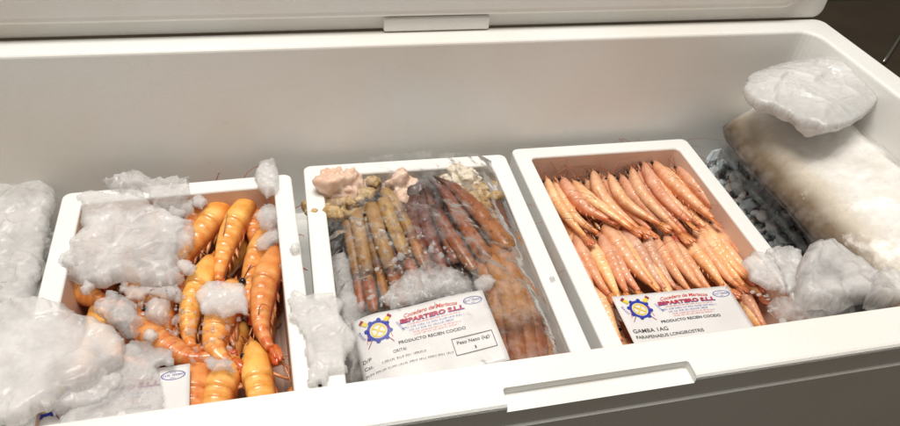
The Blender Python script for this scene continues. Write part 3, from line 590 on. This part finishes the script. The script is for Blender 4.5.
ice_clump('ice_chunk', 'small clear ice chunk beside the top corner of the crab card', [(474, 282), (480, 275), (490, 274), (497, 281), (493, 290), (482, 292), (476, 289)], -.006, .004, .006, 22, 18, 'ice_clear', rough=.001)
ice_clump('ice_chip', 'tiny ice chip on the tray wall between crab legs and small prawns', [(547, 277), (553, 275), (557, 281), (552, 284)], .001, .002, .004, 8, 19, 'ice_clear', rough=.0008)
ice_clump('ice_clump', 'greyish crushed ice lying on the crab legs above their card', [(380, 300), (392, 284), (410, 272), (432, 262), (452, 268), (470, 278), (476, 296), (450, 300), (420, 302), (396, 312)], -.030, .008, .008, 90, 20, 'ice_clear')
ice_clump('ice_clump', 'crushed ice beside the left wall of the crab tray', [(326, 262), (344, 250), (362, 276), (368, 306), (362, 360), (350, 380), (346, 340), (336, 300)], -.050, .008, .009, 80, 21, 'ice_clear')
ice_clump('ice_slab', 'pinkish wedge of ice over the prawn with its black eye', [(741, 262), (752, 252), (766, 254), (776, 262), (788, 286), (786, 294), (768, 290), (750, 280)], .000, .008, .010, 50, 22, rough=.0018)
ice_clump('ice_slab', 'ice wedge on the tray wall between prawns and the biggest front ice lump', [(764, 252), (776, 248), (800, 254), (806, 272), (800, 292), (788, 292), (778, 270)], .004, .010, .011, 50, 23, rough=.0018)
ice_clump('ice_clump', 'biggest smooth ice lump in front of the fish', [(800, 262), (808, 246), (824, 240), (850, 242), (866, 248), (890, 254), (925, 266), (900, 292), (868, 296), (840, 302), (812, 300), (798, 288)], .030, .014, .040, 110, 24, rough=.0018, under=2.2)
ice_clump('ice_chunk', 'wet ice chunk against the near end of the fish beside the biggest ice lump', [(872, 276), (894, 262), (925, 250), (940, 280), (930, 300), (890, 304), (868, 298)], .040, .012, .024, 60, 27, rough=.0018, under=2.5)
ice_clump('ice_clump', 'clear wet ice along the inside of the front wall below the fish', [(762, 304), (790, 296), (826, 300), (866, 288), (940, 262), (950, 296), (880, 312), (820, 322), (780, 322)], -.002, .012, .014, 110, 25, 'ice_clear')
ice_clump('ice_pack', 'oblong white packed ice lump on top of the fish against the box wall', [(745, 84), (752, 70), (780, 61), (812, 60), (846, 66), (872, 74), (880, 92), (872, 112), (852, 124), (826, 128), (804, 120), (784, 106), (760, 98)], .112, .014, .034, 130, 26, 'ice_bag', rough=.0012, slope=(.10, -.05), under=2.2, dome=.030)
def crumbs(label, poly, z, dz, n, seed, r0, r1):
    rg = random.Random(seed); bm = bmesh.new(); k = 0; xs = [p[0] for p in poly]; ys = [p[1] for p in poly]
    while k < n:
        x, y = rg.uniform(min(xs), max(xs)), rg.uniform(min(ys), max(ys))
        if in_poly(x, y, poly): shard(bm, at(x, y, z + rg.uniform(-dz, dz)), rg.uniform(r0, r1) * (1 if rg.random() < .85 else 1.8), rg, .7); k += 1
    tag(link('ice_crumbs', from_bm(bm), M['ice_clear'], smooth=False), label, 'ice', kind='stuff')
crumbs('loose ice crumbs scattered over the large prawns', [(120, 286), (180, 262), (190, 300), (240, 320), (232, 372), (196, 366), (140, 340)], -.014, .006, 170, 71, .0012, .0032)
crumbs('ice crumbs sprinkled on the crab legs under the film', [(350, 215), (420, 200), (470, 262), (490, 300), (380, 312), (360, 280)], -.012, .010, 160, 72, .0010, .0028)
crumbs('ice crumbs at the foot of the ice lumps by the front wall', [(740, 280), (800, 290), (890, 285), (890, 312), (780, 325)], -.004, .006, 120, 73, .0012, .0035)
for i, (x, y, r_, z) in enumerate([(186, 268, 10, -.004), (172, 292, 8, -.006), (200, 202, 9, -.006), (112, 296, 9, -.004), (150, 336, 9, -.006), (132, 352, 10, -.002), (70, 262, 9, .004), (176, 214, 10, -.004), (88, 288, 8, -.004), (296, 250, 7, .003), (284, 268, 6, -.008)]):
    q = random.Random(900 + i); n_ = 9
    ice_clump('ice_chip', 'small broken ice chip at the edge of the ice on the large prawns', [(x + r_ * q.uniform(.7, 1.3) * math.cos(2 * math.pi * a / n_), y + .75 * r_ * q.uniform(.7, 1.3) * math.sin(2 * math.pi * a / n_)) for a in range(n_)], z, .006, .009, 0, 40 + i, 'ice_clear' if i % 2 else 'ice', rough=.0014, group='ice chips around the heaps on the large prawns')
# crushed ice on the floor of the box: loose chips and the larger pieces one can pick out
bm = bmesh.new(); rg = random.Random(31)
for i in range(1500):
    x = rg.uniform(.246, .372); y = rg.uniform(.0, .405); shard(bm, Vector((x, y, FLOOR + .004 + rg.random() ** .6 * .036)), rg.uniform(.004, .008), rg)
for i in range(350):
    x = rg.uniform(-.612, -.5); y = rg.uniform(.0, .405); shard(bm, Vector((x, y, FLOOR + .004 + rg.random() ** 2 * .03)), rg.uniform(.004, .009), rg)
tag(link('crushed_ice', from_bm(bm), M['ice_floor'], smooth=False), 'small crushed ice covering the floor of the foam cool box', 'ice', kind='stuff')
for i in range(34):
    u, v_ = rg.random(), rg.random(); x, y = lerp(lerp(698, 782, v_), lerp(716, 812, v_), u), lerp(150, 244, v_) - 8 * u
    bm = bmesh.new(); p = at(x, y, -.044 + rg.uniform(-.006, .004)); shard(bm, Vector((0, 0, 0)), rg.uniform(.007, .014), rg, .8); bmesh.ops.bevel(bm, geom=bm.edges[:], offset=.0012, segments=1, affect='EDGES')
    tag(link('ice_cube', from_bm(bm), M['ice_floor'], loc=p, smooth=False), 'broken grey ice piece in the shaded gap between prawn tray and fish', 'ice', 'ice pieces in the gap beside the fish')

# ---------------------------------------------------------------- big fish leaning on the right wall
def fish():
    NYS, NA = 48, 40; V = []; al = []
    # cross-section (x, z), from under the left side over the top to the wall
    sec = [(.345, -.060), (.336, -.040), (.312, -.014), (.2800, .008), (.2655, .026), (.2700, .036), (.285, .048), (.310, .062), (.340, .076), (.362, .083), (.3735, .078), (.3745, .04), (.372, -.02), (.366, -.072), (.345, -.078)]
    loop = catmull([(a, 0, b) for a, b in sec + sec[:1]], NA + 1)[:-1]
    rings = []
    for i in range(NYS):
        q = i / (NYS - 1); y = lerp(.402, -.002, q)
        f = min(1, math.sqrt(max(0, 1 - (1 - min(1, (q + .004) / .16)) ** 2)))          # rounded far end
        g = 1 - .10 * max(0, (q - .55) / .45); c = Vector((.340 , y, -.010)); ring = []
        for j, p in enumerate(loop):
            x = c.x + (p.x - c.x) * lerp(.25, 1, f) * g; z = c.z + (p.z - c.z) * lerp(.35, 1, f) * (g ** .6)
            u = j / NA; n1 = noise.fractal(Vector((x, y, z)) * 24, 1, 2, 4)
            side = 1 if .15 < u < .62 else .2
            n2 = noise.fractal(Vector((x, y, z)) * 90, 1, 2, 3); ring.append(Vector((x, y, z)) + Vector((-.3, 0, 1)) * (n1 * .006 + n2 * .0008 * (1 + 3 * max(0, .3 - q))) * side)
            al.append(u)
        rings.append(ring)
    V, F = loft(rings); return V, F, al
V, F, al = fish(); org = Vector((.33, .2, -.075)); me = pyd([p - org for p in V], F); set_attr(me, 'along', al); set_attr(me, 'ring', [0] * len(V))
fr_ = empty('fish', org); tag(fr_, 'large pale fish with dark skin edge, film-wrapped and propped on the box wall', 'fish')
link('body', me, M['fish'], fr_)
V = []; F = []; nx, ny = 40, 90          # clear wrap: over the top, hanging loose along the dark edge
prof_ = [(.2750, -.010), (.2660, .004), (.2620, .016), (.2640, .030), (.2720, .043), (.290, .056), (.314, .069), (.340, .080), (.362, .087), (.3735, .083)]
line = catmull([(a, 0, b) for a, b in prof_], nx + 1)
for j in range(ny + 1):
    y = lerp(.372, .01, j / ny)
    for i, p in enumerate(line):
        u = i / nx; q = Vector((p.x, y, p.z)); fold = noise.noise(Vector((p.z * 25, y * 9 + p.z * 30, 2))) * .006 * max(0, .5 - u) * 2 + noise.fractal(q * 45, 1, 2, 3) * .0028 + .004 * (1 - abs(noise.noise(Vector((q.x * 14 + q.y * 20, q.y * 9 - q.x * 30, 7))))) ** 6
        f = min(1, (.06 + j / ny) / .2); c_ = Vector((.34, y, -.01)); q = c_ + (q - c_) * lerp(.70, 1, f ** .5) * (1 - .10 * max(0, (j / ny - .55) / .45)); V.append(q + Vector((-.4, 0, .9)) * (fold + .003) - org)
for j in range(ny):
    for i in range(nx): a = j * (nx + 1) + i; F.append((a, a + nx + 1, a + nx + 2, a + 1))
link('clear_wrap', pyd(V, F), M['wrap'], fr_)

# ---------------------------------------------------------------- printed cards
def text_mesh(s, size, shear=0, bold=0, spacing=1):
    c = bpy.data.curves.new('t', 'FONT'); c.body = s; c.size = size; c.shear = shear; c.offset = bold; c.space_character = spacing; c.fill_mode = 'FRONT'; c.resolution_u = 3
    o = bpy.data.objects.new('t', c); col.objects.link(o); me = evaluated(o); bpy.data.objects.remove(o); return me
def fit(me, x0, x1, y, arc=0, hscale=None):
    xs = [v.co.x for v in me.vertices]; a, b = min(xs), max(xs); k = (x1 - x0) / (b - a)
    for v in me.vertices:
        q = (v.co.x - a) / (b - a); v.co = Vector((x0 + (v.co.x - a) * k, -y + v.co.y * (hscale or k) + arc * (1 - (2 * q - 1) ** 2), 0))
    return me
def quads(rects):
    V = []; F = []
    for x0, x1, y0, y1 in rects:
        b = len(V); V += [(x0, -y0, 0), (x1, -y0, 0), (x1, -y1, 0), (x0, -y1, 0)]; F.append((b, b + 1, b + 2, b + 3))
    return pyd(V, F)
def microprint(x0, x1, y, h, seed):
    """rows of marks too fine to read in the photograph"""
    rg = random.Random(seed); x = x0; r = []
    while x < x1:
        for _ in range(rg.randint(3, 8)):
            if x >= x1: break
            w_ = h * rg.uniform(.35, .6); k = rg.random()
            if k < .5: r.append((x, x + w_ * .35, y - h, y))
            else: r += [(x, x + w_, y - h, y - h * .7), (x, x + w_ * .35, y - h * .69, y)]
            x += w_ + h * .22
        x += h * .6
    return quads(r)
def ring_mesh(cx, cy, r0, r1, ky=1, a0=0, a1=360, n=40):
    V = []; F = []
    for i in range(n + 1):
        a = R(lerp(a0, a1, i / n))
        for r in (r0, r1): V.append((cx + r * math.cos(a), -cy + r * ky * math.sin(a), 0))
    for i in range(n): F.append((2 * i, 2 * i + 1, 2 * i + 3, 2 * i + 2))
    return pyd(V, F)
def disc(cx, cy, r, ky=1, n=20):
    return pyd([(cx + r * math.cos(2 * math.pi * i / n), -cy + r * ky * math.sin(2 * math.pi * i / n), 0) for i in range(n)], [tuple(range(n))])
def bar(x0, y0, x1, y1, w_):
    d = Vector((x1 - x0, -(y1 - y0))).normalized(); p = Vector((-d.y, d.x)) * w_ / 2; a = Vector((x0, -y0)); b = Vector((x1, -y1))
    return pyd([(*(a + p), 0), (*(b + p), 0), (*(b - p), 0), (*(a - p), 0)], [(0, 3, 2, 1)])
mm = .001
def card(name, label, mw, W_, H_, curl0, kind):
    def curl(x, y): return curl0(x, y) + .0005 * (1 - abs(noise.noise(Vector((x * 22 + y * 14, y * 26 - x * 9, W_ + len(label)))))) ** 5
    root = empty(name, mw.translation); root.rotation_euler = mw.to_euler(); tag(root, label, 'card', 'printed cards in the trays')
    nx, ny = 26, 18; V = []; F = []
    for j in range(ny + 1):
        for i in range(nx + 1): x, y = W_ * i / nx, -H_ * j / ny; V.append((x, y, curl(x, y)))
    for j in range(ny):
        for i in range(nx): a = j * (nx + 1) + i; F.append((a, a + nx + 1, a + nx + 2, a + 1))
    o = link('paper', pyd(V, F), M['paper'], root); md = o.modifiers.new('s', 'SOLIDIFY'); md.thickness = .0003; md.offset = -1
    lev = [0]
    def put(nm, me, mat, up=1):
        # fine strips so that the print follows the curl of the paper
        bm = bmesh.new(); bm.from_mesh(me); bmesh.ops.triangulate(bm, faces=bm.faces[:]); bm.to_mesh(me); bm.free()
        for v in me.vertices: v.co.z = curl(v.co.x, v.co.y) + .00025 + .00020 * up
        me.materials.clear(); return link(nm, me, M[mat], root, smooth=False)
    put('oval_stamp', ring_mesh(117 * mm, 9.7 * mm, 8.7 * mm, 9.5 * mm, .46), 'ink_blue')
    put('stamp_lettering', microprint(109.5 * mm, 124.5 * mm, 10.6 * mm, 1.9 * mm, 3), 'ink_blue')
    put('stamp_lettering', microprint(114.5 * mm, 119 * mm, 7.8 * mm, 1.1 * mm, 4), 'ink_blue'); put('stamp_lettering', microprint(114.5 * mm, 119 * mm, 13 * mm, 1.1 * mm, 5), 'ink_blue')
    put('lettering', fit(text_mesh('Cocedero de Mariscos', 1, .35, .012), 49 * mm, 101.5 * mm, 11.6 * mm, 2.2 * mm, 6.0 * mm), 'ink_red')
    put('lettering', fit(text_mesh('ESPARTERO S.L.L', 1, .1, .05), 43.8 * mm, 106.8 * mm, 17.4 * mm, 0, 6.2 * mm), 'ink_blue', 1)
    put('lettering', fit(text_mesh('ESPARTERO S.L.L', 1, .1, .03), 44.2 * mm, 106 * mm, 17.0 * mm, 0, 6.2 * mm), 'ink_red', 2)
    put('small_print', microprint(50 * mm, 101.5 * mm, 20.6 * mm, 1.5 * mm, 6), 'ink_red')
    put('small_print', microprint(45 * mm, 105 * mm, 24 * mm, 1.9 * mm, 7), 'ink_blue'); put('small_print', microprint(50.6 * mm, 93 * mm, 27.4 * mm, 1.9 * mm, 8), 'ink_blue')
    put('small_print', microprint(53.4 * mm, 98.7 * mm, 30.2 * mm, 1.5 * mm, 9), 'ink_red'); put('small_print', microprint(53.5 * mm, 96.5 * mm, 32.8 * mm, 1.5 * mm, 10), 'ink_red')
    put('lettering', fit(text_mesh('PRODUCTO RECIEN COCIDO', 1, 0, .015), 37.8 * mm, 101.5 * mm, 38.6 * mm, 0, 4.4 * mm), 'ink_black')
    # emblem: blue wheel with yellow spokes, a helm with small figures either side
    put('emblem_wheel', ring_mesh(23 * mm, 19 * mm, 8.2 * mm, 11 * mm, 1), 'ink_blue')
    for a in range(0, 360, 45):
        c_, s_ = math.cos(R(a + 12)), math.sin(R(a + 12)); put('emblem_wheel', disc((23 + 11.2 * c_) * mm, (19 + 11.2 * s_) * mm, 2.1 * mm, 1, 12), 'ink_blue', 2)
    put('emblem_hub', ring_mesh(23 * mm, 19 * mm, 5.8 * mm, 7.2 * mm, 1), 'ink_yellow')
    for a in (35, 125): 
        c_, s_ = math.cos(R(a)), math.sin(R(a)); put('emblem_spoke', bar((23 - 6 * c_) * mm, (19 - 6 * s_) * mm, (23 + 6 * c_) * mm, (19 + 6 * s_) * mm, 1.4 * mm), 'ink_yellow', 2)
    for x, s_ in ((10.5, 1), (34.5, -1)):
        put('emblem_flag', bar((x - 2 * s_) * mm, 5.5 * mm, (x + 3.5 * s_) * mm, 10.5 * mm, 4 * mm), 'ink_yellow', 3); put('emblem_flag', bar((x - 2.4 * s_) * mm, 4.8 * mm, (x - .4 * s_) * mm, 6.8 * mm, 4.2 * mm), 'ink_dark', 4)
        put('emblem_stay', bar(x * mm, 34 * mm, (x + 5 * s_) * mm, 27 * mm, .7 * mm), 'ink_dark', 1); put('emblem_stay', bar(x * mm, 29 * mm, (x + 3 * s_) * mm, 15 * mm, .5 * mm), 'ink_red', 1)
        m2 = microprint(0, 11 * mm, 0, 2.6 * mm, 11 + s_); m2.transform(Matrix.Translation(((x - 6.5 * s_ - (3 if s_ < 0 else 0) * .3) * mm, -15 * mm, 0)) @ Matrix.Rotation(R(-68 * s_ if s_ > 0 else -68), 4, 'Z')); put('emblem_lettering', m2, 'ink_blue')
    if kind == 'gamba':
        put('lettering', fit(text_mesh('GAMBA 1AG', 1, 0, .004), 4.6 * mm, 41 * mm, 47.4 * mm, 0, 6.4 * mm), 'ink_black')
        put('lettering', fit(text_mesh('PARAPENAEUS LONGIROSTRIS', 1, 0, .004), 4.9 * mm, 75 * mm, 54.4 * mm, 0, 5.2 * mm), 'ink_black')
    if kind == 'crab':
        put('lettering', fit(text_mesh('D/P', 1), 3 * mm, 11 * mm, 46 * mm, 0, 5 * mm), 'ink_black'); put('lettering', fit(text_mesh('ORITAI', 1), 31 * mm, 43 * mm, 46 * mm, 0, 4.4 * mm), 'ink_black')
        put('lettering', fit(text_mesh('Cat.', 1), 3 * mm, 11 * mm, 53 * mm, 0, 4.6 * mm), 'ink_black'); put('small_print', microprint(19 * mm, 60 * mm, 53 * mm, 2.2 * mm, 24), 'ink_black')
        put('small_print', microprint(3 * mm, 84 * mm, 60 * mm, 2.0 * mm, 25), 'ink_black')
        for a in ((85, 46, 124, 46), (85, 63, 124, 63), (85.2, 46, 85.2, 63), (123.8, 46, 123.8, 63)): put('box_rule', bar(*[q * mm for q in a], .6 * mm), 'ink_black')
        put('lettering', fit(text_mesh('Peso Neto (kg):', 1, 0, .006), 89 * mm, 121 * mm, 52.5 * mm, 0, 5 * mm), 'ink_black'); put('lettering', fit(text_mesh('1', 1, 0, .006), 104 * mm, 105.2 * mm, 60 * mm, 0, 4.6 * mm), 'ink_black')
    return root
U3 = Vector((.99957, -.02924, 0)); Wn = Vector((.02924, .99957, 0))
def mat_from(o, rx, ry): rz = rx.cross(ry); return Matrix(((rx.x, ry.x, rz.x, o[0]), (rx.y, ry.y, rz.y, o[1]), (rx.z, ry.z, rz.z, o[2]), (0, 0, 0, 1)))
card('printed_card', 'white card reading GAMBA 1AG lying on the small prawns', mat_from((.0402, .1613, -.014), U3, Wn), .130, .080, lambda x, y: .0010 * math.sin(x * 60) * math.sin(y * 40) - .001, 'gamba')
card('printed_card', 'white card with boxed Peso Neto lying on the crab legs', mat_from((-.2195, .1731, -.0154), Vector((.9946, .0648, .0811)).normalized(), Vector((-.0729, .9921, .1018)).normalized()), .130, .080,
     lambda x, y: .0012 * math.sin(x * 70 + 1) * math.cos(y * 50) - .010 * max(0, 1 - x / .03) ** 2, 'crab')
ang = R(-2); card('printed_card', 'white card mostly buried under ice on the large prawns', mat_from(at(190, 363.6, -.008) - Vector((.130, .004, 0)) , Vector((math.cos(R(2)), math.sin(R(2)), 0)), Vector((-math.sin(R(2)), math.cos(R(2)), 0))), .130, .080, lambda x, y: .0008 * math.sin(x * 60) * math.sin(y * 40) - .0005, 'plain')

# ---------------------------------------------------------------- clear film over the crab tray
def film(name, label, corners, nx, ny, seed, amp, hfun, mat='film'):
    V = []; F = []; o = Vector((seed, 0, 0)); A, B, C_, D_ = [Vector(c) for c in corners]
    for j in range(ny + 1):
        for i in range(nx + 1):
            u, v = i / nx, j / ny; p = A.lerp(B, u).lerp(D_.lerp(C_, u), v)
            n1 = abs(noise.noise(Vector((p.x * 38 + p.y * 22, p.y * 14, 0)) + o)); n2 = noise.fractal(p * 70 + o, 1, 2, 3)
            p.z += hfun(u, v) + amp * (1 + 3 * max(0, .3 - u)) * (1.4 * n1 + .5 * n2); V.append(p)
    for j in range(ny):
        for i in range(nx): a = j * (nx + 1) + i; F.append((a, a + 1, a + nx + 2, a + nx + 1))
    org = V[0].copy(); return tag(link(name, pyd([p - org for p in V], F), M[mat], loc=org), label, 'plastic film')
film('plastic_film', 'crumpled clear plastic film over the crab legs', [(-.235, .372, -.006), (-.022, .376, -.006), (-.022, .02, -.006), (-.235, .02, -.006)], 110, 150, 3, .0020,
     lambda u, v: .018 * math.exp(-((u - .5) / .42) ** 2) * (1 - .5 * v) + .010 * max(0, 1 - v * 5) - .012 * max(0, abs(u - .5) - .38) * 8)
